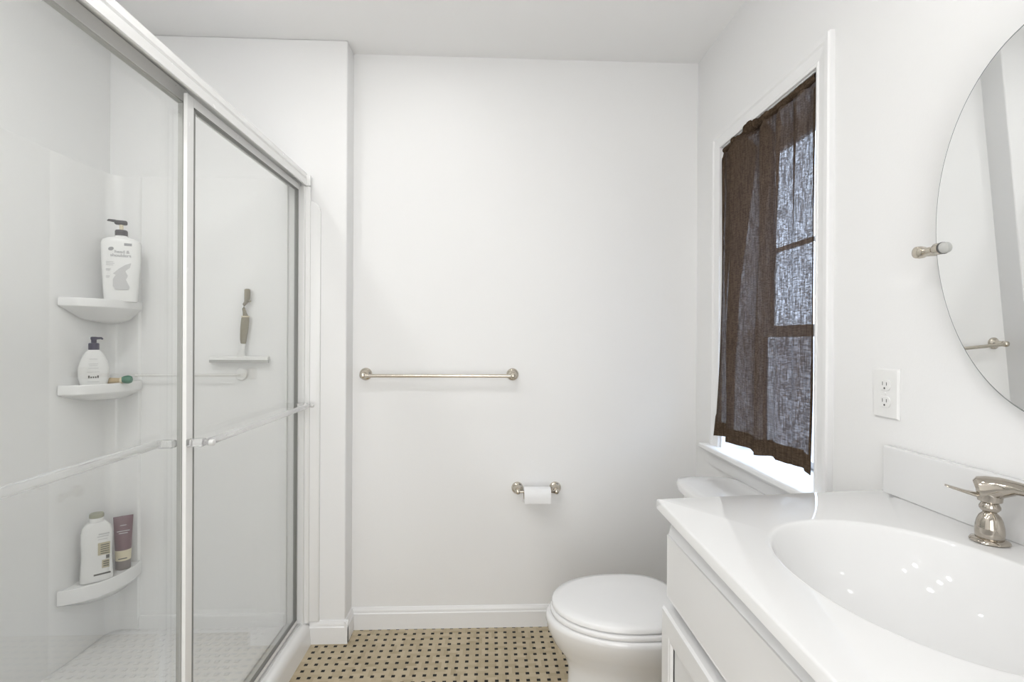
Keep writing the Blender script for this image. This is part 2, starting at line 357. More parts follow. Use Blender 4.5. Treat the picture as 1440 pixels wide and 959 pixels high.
# ---------------------------------------------------------------- shower pan, surround, doors
pan = thing('shower_pan', 'low white shower base with raised front curb and textured anti-slip floor', 'shower base', (-1.1, -0.9, 0))
PF = 0.076
b = new(); prism(b, [(-0.86, 0.0), (-0.690, 0.0), (-0.694, 0.06), (-0.703, 0.079), (-0.712, 0.088), (-0.722, 0.091), (-0.785, 0.091), (-0.805, PF+0.004), (-0.815, PF+0.001), (-0.86, PF)], 'Y', YS+0.004, YJ-0.004)
obj('curb', b, 'fiberglass', pan, 40)
b = new(); prism(b, [(-1.51, 0.0), (-0.86, 0.0), (-0.86, PF), (-1.51, PF)], 'Y', YS+0.004, YJ-0.004); obj('textured_floor', b, 'pan', pan, 40)
b = new(); prism(b, [(YJ-0.003, PF), (YJ-0.016, PF), (YJ-0.016, 0.122), (YJ-0.013, 0.130), (YJ-0.003, 0.133)], 'X', -1.382, -0.80); obj('upstand', b, 'fiberglass', pan, 40)
sur = thing('shower_surround', 'glossy white moulded wall panels lining the shower alcove', 'shower surround', (-1.1, -0.1, 0.08))
ST = 1.932
obj('end_panel', box(new(), -1.512, -0.745, YJ-0.006, YJ-0.0005, PF+0.02, ST, 0.002), 'fiberglass', sur)
obj('side_panel', box(new(), XL+0.0005, XL+0.012, YS+0.01, YJ-0.01, PF-0.004, ST, 0.002), 'fiberglass', sur)
obj('near_panel', box(new(), XL+0.01, -0.80, YS+0.0005, YS+0.008, PF-0.004, ST, 0.002), 'fiberglass', sur)
b = new(); fl = [(-0.745, 0.091)] + [(-0.660, 0.091)] + [(-0.660-0.035*(1-math.cos(a)), 1.79+0.05*math.sin(a)) for a in [i*PI/16 for i in range(9)]] + [(-0.745, 1.84)]
prism(b, fl, 'Y', YJ-0.010, YJ-0.0005); bmesh.ops.bevel(b, geom=[e for e in b.edges if all(v.co.y < YJ-0.005 for v in e.verts)], offset=0.005, segments=3, profile=0.5, affect='EDGES')
obj('flange', b, 'fiberglass', sur, 50)
# rounded corner column carrying the three shelves
XC = -1.492
cp = [(-1.383, YJ-0.0055), (-1.385, -0.100), (-1.389, -0.104), (-1.440, -0.104)]
cp += [(-1.446-0.046*math.sin(a), -0.150+0.046*math.cos(a)) for a in [i*PI/16 for i in range(9)]]
cp += [(XC, -0.28), (XC-0.003, -0.34), (XC-0.0095, -0.375), (XL+0.0115, -0.39), (XL+0.0115, YJ-0.0055)]
obj('corner_column', prism(new(), cp, 'Z', PF+0.001, ST-0.004), 'fiberglass', sur, 40)
def shelf(ztop, thick, cone):
    fr = [(XC-0.002, -0.362), (-1.465, -0.350), (-1.435, -0.332), (-1.400, -0.300), (-1.378, -0.250), (-1.368, -0.200), (-1.366, -0.150), (-1.374, -0.102)]
    back = [(-1.440, -0.100), (-1.446-0.048, -0.108)]
    outl = fr + back
    cx, cy = -1.470, -0.140
    def ring(s, z): return [(cx+(x-cx)*s, cy+(y-cy)*s, z) for x, y in outl]
    bm = new()
    loft(bm, [ring(0.25, ztop-thick-cone), ring(0.6, ztop-thick-cone*0.75), ring(0.9, ztop-thick-0.008), ring(0.985, ztop-thick), ring(1.0, ztop-thick+0.004), ring(1.0, ztop+0.002), ring(0.985, ztop+0.006), ring(0.955, ztop+0.005), ring(0.94, ztop)])
    return obj('shelf', bm, 'fiberglass', sur, 40)
shelf(1.408, 0.026, 0.055); shelf(1.090, 0.030, 0.035); shelf(0.354, 0.048, 0.05)

frame = thing('shower_door_frame', 'white header rail, side jamb and bottom track around sliding shower doors', 'door frame', (-0.75, -0.9, 0.09))
hp = [(-0.792, 1.898), (-0.792, 1.955), (-0.735, 1.962), (-0.722, 1.959), (-0.716, 1.950), (-0.714, 1.934), (-0.717, 1.929), (-0.712, 1.924), (-0.711, 1.899), (-0.718, 1.899), (-0.722, 1.935), (-0.786, 1.935), (-0.786, 1.898)]
obj('header', prism(new(), hp, 'Y', YS+0.002, YJ-0.0065), 'alu', frame, 30)
jp = [(-0.792, YJ-0.0065), (-0.700, YJ-0.0105), (-0.700, -0.104), (-0.708, -0.109), (-0.716, -0.109), (-0.718, -0.120), (-0.724, -0.120), (-0.724, -0.108), (-0.786, -0.108), (-0.786, -0.122), (-0.792, -0.122)]
obj('jamb', prism(new(), jp, 'Z', 0.0915, 1.8975), 'alu', frame, 30)
obj('bottom_track', prism(new(), [(-0.792, 0.0915), (-0.732, 0.0915), (-0.732, 0.099), (-0.738, 0.0985), (-0.738, 0.095), (-0.755, 0.095), (-0.755, 0.101), (-0.760, 0.101), (-0.760, 0.095), (-0.786, 0.095), (-0.786, 0.103), (-0.792, 0.103)], 'Y', YS+0.004, -0.123), 'silver', frame, 30)
b = new(); box(b, -0.727, -0.698, -0.112, -0.098, 1.90, 1.945, 0.003); obj('corner_cap', b, 'alu', frame)
def door_panel(name, label, x0, x1, y0, y1, z0, z1, wl, wr, wt, wb, fm, gr, gm):
    d = thing(name, label, 'shower door', ((x0+x1)/2, (y0+y1)/2, z0))
    b = new()   # mitred frame
    box(b, x0, x1, y0, y0+wl, z0, z1, 0.002); box(b, x0, x1, y1-wr, y1, z0, z1, 0.002)
    box(b, x0, x1, y0+wl, y1-wr, z1-wt, z1, 0.002); box(b, x0, x1, y0+wl, y1-wr, z0, z0+wb, 0.002)
    obj('frame', b, fm, d)
    xm = (x0+x1)/2
    b = new(); g = 0.005
    ya, yb2, za, zb = y0+wl, y1-wr, z0+wb, z1-wt
    for (p, q, r, s) in ((ya, ya+0.004, za, zb), (yb2-gr, yb2, za, zb), (ya, yb2, zb-g, zb), (ya, yb2, za, za+g)): box(b, xm-0.006, xm+0.006, p, q, r, s)
    obj('gasket', b, gm, d, 0)
    obj('glass', box(new(), xm-0.003, xm+0.003, ya, yb2, za, zb), 'glass', d, 0)
    return d
outer = door_panel('shower_door', 'outer sliding glass shower door, far panel holding short clear towel bar', -0.747, -0.737, -0.890, -0.126, 0.103, 1.903, 0.030, 0.010, 0.026, 0.018, 'alu', 0.010, 'gasket')
inner = door_panel('shower_door', 'inner sliding glass shower door, near panel with long clear bar inside', -0.780, -0.766, -1.640, -0.832, 0.105, 1.930, 0.03, 0.024, 0.035, 0.020, 'silver', 0.003, 'rubber')
def clear_bar(parent, x, xw, y0, y1, z, r, knob):
    pts = [(x, y0, z), (x, y0+0.02, z)] + [(x, y0+0.02+(y1-y0-0.04)*i/8, z) for i in range(1, 9)] + [(x, y1, z)]
    bar = obj('towel_bar', sweep(new(), pts, [r*0.7]+[r]*(len(pts)-2)+[r*0.7], 20), 'acrylic', parent, 50)
    for ye in (y0+0.012, y1-0.012):
        b = new(); s = 1 if x > xw else -1
        xa, xb = sorted((xw, x-s*r*0.6)); box(b, xa, xb, ye-0.012, ye+0.012, z-0.010, z+0.010, 0.003)
        obj('bracket', b, 'acrylic', bar)
        if knob:
            b = new(); lathe(b, [(0.004, 0), (0.008, 0.001), (0.009, 0.006), (0.008, 0.012), (0.004, 0.014)], (x+s*r*0.7, ye, z), (s, 0, 0), 20); obj('knob', b, 'silver', bar)
clear_bar(outer, -0.690, -0.737, -0.892, -0.128, 0.997, 0.0095, True)
clear_bar(inner, -0.825, -0.780, -1.62, -0.855, 0.990, 0.0115, False)

# washcloth rod on the shower's end wall
rod = thing('washcloth_rod', 'thin clear rod along the shower end wall beneath the squeegee', 'rod', (-1.18, -0.1, 1.118))
obj('rod', sweep(new(), [(-1.384, -0.128, 1.117), (-1.0, -0.128, 1.119), (-0.985, -0.122, 1.120), (-0.980, -0.106, 1.121)], 0.0032, 12), 'plate', rod, 60)
b = new(); lathe(b, [(0.012, 0), (0.024, 0.001), (0.026, 0.005), (0.022, 0.011), (0.010, 0.014)], (-0.978, YJ-0.006, 1.121), (0, -1, 0), 28); obj('mount', b, 'plate', rod, 40)
b = new(); lathe(b, [(0.004, 0), (0.0065, 0.002), (0.004, 0.010)], (-1.384, -0.128, 1.117), (1, 0, 0), 20); obj('end_fitting', b, 'plate', rod, 40)
# ---------------------------------------------------------------- squeegee
sq = thing('squeegee', 'white shower squeegee with taupe grip hanging on the shower end wall', 'squeegee', (-0.957, -0.105, 1.19))
YQ = -0.112
b = new()
hr = [superell(0, 0, 0.001, 0.001, 0, 20)]
def hring(x, z, a, d, n=20): return [(x+a*math.cos(2*PI*i/n), YQ+d*math.sin(2*PI*i/n), z) for i in range(n)]
loft(b, [hring(-0.9655, 1.247, 0.010, 0.008), hring(-0.9645, 1.27, 0.0135, 0.010), hring(-0.961, 1.31, 0.0160, 0.011), hring(-0.958, 1.345, 0.0160, 0.011), hring(-0.957, 1.357, 0.014, 0.010)])
obj('grip', b, 'taupe', sq, 60)
b = new(); loft(b, [hring(-0.957, 1.356, 0.0165, 0.012), hring(-0.957, 1.361, 0.0165, 0.012)]); obj('ring', b, 'print_cream', sq)
b = new(); hk = [(-0.957, 1.360), (-0.9605, 1.375), (-0.964, 1.392), (-0.963, 1.407), (-0.955, 1.417), (-0.951, 1.428)]
sweep(b, [(x, YQ, z) for x, z in hk], [0.012, 0.0085, 0.007, 0.0075, 0.009, 0.011], 16, [0.8]*6); obj('hook', b, 'taupe', sq, 60)
b = new(); sweep(b, [(-0.951, YQ, 1.425), (-0.950, YQ, 1.44), (-0.950, YQ, 1.469), (-0.950, YQ, 1.472)], [0.0135, 0.0150, 0.0145, 0.010], 16, [0.7]*4); sweep(b, [(-0.951, YQ, 1.425), (-0.936, YQ, 1.421)], [0.006, 0.004], 12); obj('handle_end', b, 'taupe', sq, 60)
b = new(); loft(b, [hring(-0.976, 1.190, 0.028, 0.009), hring(-0.974, 1.198, 0.018, 0.009), hring(-0.971, 1.212, 0.0115, 0.0085), hring(-0.967, 1.235, 0.010, 0.008), hring(-0.9655, 1.250, 0.0102, 0.008)]); obj('neck', b, 'squeegee', sq, 60)
b = new(); prism(b, [(YQ-0.014, 1.181), (YQ-0.012, 1.190), (YQ-0.004, 1.196), (YQ+0.008, 1.194), (YQ+0.012, 1.181)], 'X', -1.094, -0.862); obj('blade_holder', b, 'squeegee', sq, 30)
b = new(); box(b, -1.096, -0.860, YQ-0.012, YQ-0.006, 1.170, 1.182); obj('blade', b, 'rubber', sq, 0)

# ---------------------------------------------------------------- bottles on the shelves
FACE = math.atan2(0.576, 0.82)      # width axis turned square to the view
def bottle_loft(secs, n=40, e=2.6):
    bm = new(); loft(bm, [superell(0, 0, a, d, z, n, e if a > 0.022 else 2.0) for z, a, d in secs]); return bm
def mtx_label(x, y, z):              # text plane on the bottle's front (-Y side)
    return Matrix.Translation((x, y, z)) @ Matrix.Rotation(PI/2, 4, 'X')
def strip(bm, x0, x1, y, z0, z1, skew=0.0):
    v = [bm.verts.new(p) for p in ((x0, y, z0), (x1, y, z0+skew), (x1, y, z1+skew), (x0, y, z1))]
    v2 = [bm.verts.new((p.co.x, p.co.y+0.001, p.co.z)) for p in v]
    bm.faces.new(v); bm.faces.new(v2[::-1])
    for i in range(4): bm.faces.new((v[i], v[(i+1) % 4], v2[(i+1) % 4], v2[i]))
def child(name, bm, m, parent, smooth=40): return local(obj(name, bm, m, parent, smooth), parent)

t = thing('shampoo_bottle', 'tall white pump shampoo bottle with charcoal pump on the top corner shelf', 'bottle', (-1.392, -0.196, 1.4085), FACE-0.12)
body = child('body', bottle_loft([(0, 0.050, 0.024), (0.004, 0.053, 0.027), (0.05, 0.056, 0.029), (0.16, 0.062, 0.030), (0.225, 0.0635, 0.029), (0.238, 0.060, 0.027), (0.246, 0.046, 0.024), (0.251, 0.024, 0.018), (0.256, 0.0205, 0.0205)], e=3.2), 'bottle', t)
b = new(); lathe(b, [(0.019, 0.254), (0.0205, 0.256), (0.0205, 0.274), (0.018, 0.279), (0.008, 0.280)], n=28); child('collar', b, 'charcoal', t)
b = new(); lathe(b, [(0.0065, 0.279), (0.0065, 0.302)], n=16); child('pump_stem', b, 'print_cream', t)
b = new(); box(b, -0.022, 0.019, -0.011, 0.011, 0.300, 0.317, 0.006, 3); sweep(b, [(-0.018, 0, 0.313), (-0.040, 0, 0.315), (-0.043, 0, 0.311)], [0.006, 0.004, 0.003], 12); child('pump_head', b, 'charcoal', t)
yl = -0.0306
local(text('logo_text', 'head &', 0.0165, 'print_grey', t, mtx_label(0.006, yl, 0.186)), t)
local(text('logo_text', 'shoulders', 0.0165, 'print_grey', t, mtx_label(0.002, yl, 0.172)), t)
b = new(); strip(b, 0.012, 0.036, yl+0.0012, 0.216, 0.226); child('label_tab', b, 'print_grey', t, 0)
b = new(); v = [b.verts.new((-0.028+0.008*math.cos(2*PI*i/20)-0.003*math.sin(2*PI*i/20), yl-0.0003, 0.201+0.006*math.sin(2*PI*i/20)+0.004*math.cos(2*PI*i/20))) for i in range(20)]; b.faces.new(v); child('label_mark', b, 'print_grey', t, 0)
b = new()
for z_, wd in ((0.150, 0.022), (0.144, 0.026), (0.138, 0.022), (0.122, 0.014), (0.117, 0.012), (0.095, 0.012), (0.090, 0.010)): strip(b, -0.043, -0.043+wd, yl+0.0006, z_, z_+0.0025)
child('label_lines', b, 'print_light', t, 0)
b = new(); pts = [(-0.022, 0.058), (-0.014, 0.046), (0.026, 0.046), (0.030, 0.056), (0.024, 0.070), (0.018, 0.085), (0.024, 0.100), (0.016, 0.118), (0.030, 0.132), (0.034, 0.150), (0.016, 0.142), (-0.004, 0.126), (-0.022, 0.106), (-0.014, 0.102), (-0.022, 0.085)]
prism(b, pts, 'Y', yl, yl+0.0016); child('label_picture', b, 'print_light', t, 0)

t = thing('lotion_bottle', 'small rounded white pump bottle with navy pump on the middle corner shelf', 'bottle', (-1.440, -0.268, 1.0905), FACE)
child('body', bottle_loft([(0, 0.036, 0.021), (0.003, 0.040, 0.024), (0.03, 0.0465, 0.0265), (0.06, 0.047, 0.027), (0.09, 0.041, 0.025), (0.115, 0.030, 0.021), (0.128, 0.021, 0.018), (0.133, 0.0155, 0.0155)], e=2.3), 'bottle', t)
b = new(); lathe(b, [(0.0150, 0.132), (0.0165, 0.134), (0.0165, 0.155), (0.0145, 0.158), (0.006, 0.159)], n=24); child('collar', b, 'navy', t)
b = new(); lathe(b, [(0.0085, 0.158), (0.0085, 0.170), (0.010, 0.171), (0.010, 0.180), (0.007, 0.182)], n=20); sweep(b, [(0.004, 0, 0.176), (0.022, 0, 0.177), (0.026, 0, 0.172)], [0.005, 0.004, 0.003], 12); child('pump_head', b, 'navy', t)
b = new()
for z_, wd in ((0.098, 0.024), (0.080, 0.028), (0.074, 0.024), (0.064, 0.03), (0.050, 0.036), (0.014, 0.034)): strip(b, -wd/2, wd/2, -0.0282 if 0.03 < z_ < 0.09 else -0.0262, z_, z_+0.0016)
child('label_lines', b, 'print_light', t, 0)
b = new()
for i in range(5): strip(b, -0.015+i*0.0065, -0.0105+i*0.0065, -0.0278, 0.028, 0.0375 if i in (0, 4) else 0.034)
child('label_word', b, 'print_dark', t, 0)

t = thing('shaving_brush', 'small tan stick with dark green end lying beside the lotion bottle', 'brush', (-1.392, -0.222, 1.0915), 0.25)
b = new(); lathe(b, [(0.006, 0), (0.0105, 0.002), (0.0115, 0.02), (0.010, 0.045), (0.012, 0.052)], (-0.035, 0, 0.0125), (1, 0, 0), 20); child('handle', b, 'tan', t)
b = new(); lathe(b, [(0.0122, 0), (0.0128, 0.001), (0.0128, 0.006), (0.0122, 0.007)], (0.015, 0, 0.0135), (1, 0, 0), 20); child('ferrule', b, 'print_cream', t)
b = new(); lathe(b, [(0.011, 0), (0.0145, 0.008), (0.0160, 0.020), (0.0125, 0.030), (0.004, 0.034)], (0.021, 0, 0.0160), (1, 0, 0), 20); child('head', b, 'green', t)

t = thing('body_wash_bottle', 'white flip-cap body wash bottle with tan label on the lowest corner shelf', 'bottle', (-1.432, -0.262, 0.3545), FACE+0.1)
child('body', bottle_loft([(0, 0.046, 0.022), (0.004, 0.050, 0.026), (0.04, 0.048, 0.027), (0.10, 0.0455, 0.026), (0.15, 0.0475, 0.027), (0.185, 0.047, 0.026), (0.205, 0.041, 0.024), (0.218, 0.030, 0.021), (0.224, 0.022, 0.019)], e=3.0), 'bottle', t)
b = new(); lathe(b, [(0.0200, 0.222), (0.0225, 0.224), (0.0225, 0.236), (0.021, 0.238)], n=28); child('neck', b, 'bottle', t)
b = new(); lathe(b, [(0.0205, 0.237), (0.0225, 0.239), (0.0225, 0.249), (0.020, 0.253), (0.005, 0.254)], n=28); child('cap', b, 'cap_olive', t)
yl = -0.0278
b = new(); strip(b, 0.002, 0.038, yl, 0.100, 0.146); strip(b, 0.014, 0.036, yl, 0.050, 0.080); child('label_panel', b, 'print_tan', t, 0)
b = new()
for z_ in (0.136, 0.128, 0.120, 0.112, 0.104): strip(b, 0.010, 0.035, yl-0.0006, z_, z_+0.003)
strip(b, 0.026, 0.036, yl-0.0006, 0.084, 0.097)
for z_ in (0.072, 0.064, 0.056): strip(b, 0.018, 0.034, yl-0.0006, z_, z_+0.0035)
strip(b, -0.010, 0.040, yl+0.0006, 0.026, 0.032)
child('label_text', b, 'print_dark', t, 0)
b = new(); strip(b, 0.004, 0.036, yl, 0.176, 0.181); strip(b, 0.0, 0.034, yl, 0.168, 0.171); strip(b, 0.002, 0.03, yl, 0.158, 0.160); child('label_lines', b, 'print_light', t, 0)

t = thing('cream_tube', 'dark mauve squeeze tube standing on its cap beside the body wash bottle', 'tube', (-1.406, -0.160, 0.3545), FACE)
def tube_ring(z, a, d): return superell(0, 0, a, d, z, 32, 2.0)
b = new(); loft(b, [tube_ring(0.076, 0.0268, 0.0225), tube_ring(0.12, 0.0285, 0.0185), tube_ring(0.17, 0.0305, 0.011), tube_ring(0.195, 0.0315, 0.005), tube_ring(0.207, 0.0320, 0.0022)]); child('tube_body', b, 'tube', t)
b = new(); loft(b, [tube_ring(0.036, 0.0255, 0.0252), tube_ring(0.0765, 0.0270, 0.0227)]); child('band', b, 'print_cream', t)
b = new(); lathe(b, [(0.0235, 0), (0.025, 0.002), (0.0252, 0.034), (0.024, 0.036)], n=32); child('cap', b, 'tube_cap', t)
b = new(); strip(b, -0.020, 0.020, -0.0212, 0.150, 0.1525); strip(b, -0.014, 0.014, -0.0212, 0.142, 0.1445); strip(b, -0.010, 0.010, -0.0212, 0.172, 0.174)
for v_ in b.verts: v_.co.y += max(0, (v_.co.z-0.12)*0.16)+0.001
child('label_lines', b, 'print_light', t, 0)
b = new(); strip(b, -0.016, 0.012, -0.0254, 0.044, 0.0475); child('band_text', b, 'print_dark', t, 0)

# ---------------------------------------------------------------- towel bar and toilet-paper holder on the back wall
def rosette(bm, x, z, r=0.027): lathe(bm, [(r*0.9, 0), (r, 0.001), (r, 0.005), (r*0.86, 0.009), (r*0.80, 0.010), (r*0.62, 0.014), (r*0.45, 0.022), (r*0.38, 0.036), (r*0.40, 0.048)], (x, YB-0.0002, z), (0, -1, 0), 32)
tb = thing('towel_bar', 'long satin nickel towel bar mounted on the white back wall', 'towel bar', (-0.175, YB, 1.115))
for x in (-0.497, 0.146):
    b = new(); rosette(b, x, 1.116)
    lathe(b, [(0.008, 0), (0.0125, 0.003), (0.0135, 0.010), (0.0125, 0.018), (0.006, 0.023)], (x, YB-0.046, 1.113), (0, -1, 0), 24)
    obj('post', b, 'satin', tb, 50)
obj('bar', sweep(new(), [(-0.497, YB-0.058, 1.112), (0.146, YB-0.058, 1.113)], 0.0078, 20), 'satin', tb, 60)
tp = thing('toilet_paper_holder', 'satin nickel toilet paper holder with two round wall plates', 'paper holder', (0.252, YB, 0.61))
for x in (0.170, 0.338):
    b = new(); rosette(b, x, 0.613, 0.026); lathe(b, [(0.006, 0), (0.0105, 0.002), (0.0115, 0.008), (0.010, 0.014), (0.004, 0.017)], (x, YB-0.047, 0.611), (0, -1, 0), 24); obj('post', b, 'satin', tp, 50)
obj('roller', sweep(new(), [(0.170, YB-0.056, 0.611), (0.338, YB-0.056, 0.611)], 0.006, 16), 'nickel', tp, 60)
b = new(); Rr = 0.034
n = 40; rings = []
for r, x in ((0.019, 0.196), (Rr-0.001, 0.196), (Rr, 0.198), (Rr, 0.309), (Rr-0.001, 0.311), (0.019, 0.311)): rings.append([(x, YB-0.056+r*math.cos(2*PI*i/n), 0.598+r*math.sin(2*PI*i/n)) for i in range(n)])
loft(b, rings + [rings[0]], False, False)
roll = obj('toilet_paper_roll', b, 'paper', None, 50); tag(roll, 'partly used white toilet paper roll hanging on the nickel holder', 'toilet paper')
b = new(); rings = []
for r, x in ((0.0185, 0.1955), (0.0195, 0.1955), (0.0195, 0.3115), (0.0185, 0.3115)): rings.append([(x, YB-0.056+r*math.cos(2*PI*i/n), 0.598+r*math.sin(2*PI*i/n)) for i in range(n)])
loft(b, rings + [rings[0]], False, False); obj('cardboard_core', b, 'core', roll, 50)
b = new()
sh = [(YB-0.056-Rr*math.cos(a), 0.598+Rr*math.sin(a)) for a in (1.2, 0.8, 0.4, 0.0)] + [(YB-0.056-Rr-0.0005, 0.585), (YB-0.056-Rr+0.001, 0.569)]
for d_ in (0.0004, 0.0012): pass
loft(b, [[(x, y-d_, z) for y, z in sh] + [(x, y+0.0004, z) for y, z in sh[::-1]] for x in (0.1965, 0.3105)]); obj('loose_sheet', b, 'paper', roll, 50)

# ---------------------------------------------------------------- toilet
to = thing('toilet', 'white two-piece toilet with closed lid beneath the curtained window', 'toilet', (0.62, -0.60, 0))
TC = -0.600
def egg(xf, xb, hw, z, n=48, back=1.0, e=2.0):
    """plan outline: rounded front at xf (towards -X), fuller back at xb"""
    pts = []; xc = xf + (xb-xf)*0.55
    for i in range(n):
        t_ = 2*PI*i/n; c, s = math.cos(t_), math.sin(t_)
        ax = (xb-xc) if c > 0 else (xc-xf); ee = 3.2 if c > 0 else e
        pts.append((xc+ax*math.copysign(abs(c)**(2/ee), c), TC+hw*math.copysign(abs(s)**(2/(2.3 if c > 0 else 2.0)), s), z))
    return pts
b = new()
loft(b, [egg(0.285, 0.86, 0.115, 0.0), egg(0.287, 0.86, 0.113, 0.03), egg(0.298, 0.86, 0.105, 0.10), egg(0.305, 0.86, 0.102, 0.17), egg(0.306, 0.86, 0.108, 0.215), egg(0.290, 0.86, 0.128, 0.255), egg(0.256, 0.84, 0.158, 0.30), egg(0.238, 0.80, 0.178, 0.34), egg(0.232, 0.76, 0.187, 0.37), egg(0.234, 0.745, 0.188, 0.383), egg(0.242, 0.735, 0.182, 0.389)])
obj('bowl', b, 'porcelain', to, 60)
obj('bowl_shelf', box(new(), 0.66, 0.945, TC-0.12, TC+0.12, 0.26, 0.387, 0.02, 4), 'porcelain', to, 60)
b = new(); loft(b, [egg(0.252, 0.690, 0.176, 0.3895), egg(0.247, 0.692, 0.181, 0.393), egg(0.247, 0.692, 0.181, 0.404), egg(0.251, 0.690, 0.177, 0.4075)]); obj('seat', b, 'seat', to, 60)
b = new(); loft(b, [egg(0.257, 0.676, 0.171, 0.410), egg(0.2515, 0.680, 0.177, 0.413), egg(0.2515, 0.680, 0.177, 0.423), egg(0.256, 0.677, 0.172, 0.4285), egg(0.280, 0.66, 0.150, 0.4325), egg(0.36, 0.60, 0.08, 0.4345)]); obj('lid', b, 'seat', to, 60)
for s in (-1, 1):
    b = new(); box(b, 0.676, 0.712, TC+s*0.075-0.02, TC+s*0.075+0.02, 0.3895, 0.425, 0.007, 3); obj('hinge', b, 'seat', to, 60)
def tank_ring(x0, x1, hw, z, e=5): return superell((x0+x1)/2, TC, (x1-x0)/2, hw, z, 56, e)
b = new(); loft(b, [tank_ring(0.775, 0.955, 0.195, 0.388), tank_ring(0.768, 0.958, 0.205, 0.40), tank_ring(0.750, 0.960, 0.222, 0.60), tank_ring(0.742, 0.962, 0.228, 0.725)]); obj('tank', b, 'porcelain', to, 60)
b = new(); loft(b, [tank_ring(0.738, 0.966, 0.232, 0.7255), tank_ring(0.724, 0.970, 0.243, 0.731), tank_ring(0.722, 0.971, 0.245, 0.751), tank_ring(0.728, 0.968, 0.240, 0.759), tank_ring(0.755, 0.950, 0.218, 0.7630), tank_ring(0.80, 0.93, 0.15, 0.7645)]); obj('tank_lid', b, 'porcelain', to, 60)

# ---------------------------------------------------------------- vanity cabinet
VZ = 0.925          # counter height
VY = -1.164         # far side of the cabinet
VN = -2.02          # near side
vc = thing('vanity_cabinet', 'white vanity cabinet with false drawer front and framed doors below the counter', 'cabinet', (0.7, -1.6, 0))
b = new(); TOP = VZ-0.0215
box(b, 0.455, 0.972, VY-0.016, VY, 0.10, TOP); box(b, 0.455, 0.972, VN, VN+0.016, 0.10, TOP); box(b, 0.455, 0.972, VN+0.016, VY-0.016, 0.10, 0.116)
box(b, 0.966, 0.972, VN+0.016, VY-0.016, 0.116, TOP); box(b, 0.452, 0.470, VN, VY, 0.10, TOP); box(b, 0.51, 0.972, VN+0.001, VY-0.001, 0.0, 0.0999)
obj('body', b, 'cabinet', vc)
def slab(bm, x, y0, y1, z0, z1, xb):
    """drawer front facing -X at x with a chamfer and a fine bead all round"""
    def rect(o, xx): return [(xx, y0+o, z0+o), (xx, y1-o, z0+o), (xx, y1-o, z1-o), (xx, y0+o, z1-o)]
    loft(bm, [rect(0, xb), rect(0, x+0.014), rect(0.0015, x+0.0125), rect(0.015, x+0.0025), rect(0.0155, x-0.0005), rect(0.018, x-0.0005), rect(0.0185, x), rect(0.03, x)])
b = new(); slab(b, 0.423, VN+0.006, VY-0.002, 0.716, 0.876, 0.4515); obj('drawer_front', b, 'cabinet', vc, 20)
def cab_door(y0, y1):
    z0, z1, x = 0.115, 0.704, 0.416
    def rect(o, xx): return [(xx, y0+o, z0+o), (xx, y1-o, z0+o), (xx, y1-o, z1-o), (xx, y0+o, z1-o)]
    b = new(); loft(b, [rect(0, x+0.0355), rect(0, x+0.006), rect(0.004, x+0.001), rect(0.010, x), rect(0.044, x), rect(0.047, x+0.0015), rect(0.052, x+0.0018), rect(0.058, x+0.006)], True, False)
    d = obj('door', b, 'cabinet', vc, 20)
    b = new(); loft(b, [rect(0.058, x+0.0095), rect(0.0585, x+0.0085), rect(0.066, x+0.0075), rect(0.095, x+0.004), rect(0.098, x+0.004)], False, True); obj('door_panel', b, 'cabinet', d, 20)
ymid = (VN+VY)/2
cab_door(ymid+0.002, VY-0.001); cab_door(VN+0.006, ymid-0.002)

# ---------------------------------------------------------------- vanity top with integral basin
vt = thing('sink_countertop', 'glossy white vanity top with integral oval basin and backsplash', 'sink counter', (0.7, -1.6, VZ))
SX, SY, SA, SB = 0.685, -1.520, 0.186, 0.235
quad = [(0.412, -1.145), (0.974, -1.088), (0.974, -2.03), (0.392, -2.03)]
def hit(ang, inset):
    d = Vector((math.cos(ang), math.sin(ang))); best = None
    for i in range(4):
        p = Vector(quad[i]); q = Vector(quad[(i+1) % 4]); e = (q-p); nrm = Vector((e.y, -e.x)).normalized()
        c_ = Vector((SX, SY)); dist = (p-c_).dot(nrm)
        if dist < 0: nrm = -nrm; dist = -dist
        k = d.dot(nrm)
        if k > 1e-6:
            tt = (dist-inset)/k
            if best is None or tt < best: best = tt
    return (SX+d.x*best, SY+d.y*best)
angs = [2*PI*i/120 for i in range(120)] + [math.atan2(q[1]-SY, q[0]-SX) % (2*PI) for q in quad]
angs = sorted(set(round(a, 5) for a in angs))
def rim(s, z, e=2.15, sx=0.0, sy=0.0):
    r = []
    for a in angs:
        d = Vector((math.cos(a), math.sin(a)))
        k = (abs(d.x/(SA*s))**e + abs(d.y/(SB*s))**e)**(-1/e)
        r.append((SX+sx+d.x*k, SY+sy+d.y*k, z))
    return r
b = new(); TH = 0.021
rings = [[(*hit(a, 0.0), VZ-TH) for a in angs], [(*hit(a, 0.0), VZ-0.004) for a in angs], [(*hit(a, 0.0012), VZ-0.001) for a in angs], [(*hit(a, 0.004), VZ) for a in angs],
         rim(1.03, VZ), rim(1.005, VZ), rim(0.995, VZ-0.0008), rim(0.985, VZ-0.003), rim(0.975, VZ-0.007), rim(0.95, VZ-0.019), rim(0.91, VZ-0.036), rim(0.85, VZ-0.057), rim(0.77, VZ-0.078), rim(0.66, VZ-0.098), rim(0.52, VZ-0.114), rim(0.36, VZ-0.125), rim(0.22, VZ-0.131), rim(0.10, VZ-0.133)]
loft(b, rings, False, True)
obj('counter', b, 'marble', vt, 50)
b = new(); prism(b, [(0.9745, -1.100), (0.952, -1.103), (0.952, -2.03), (0.9745, -2.03)], 'Z', VZ+0.0003, VZ+0.106)
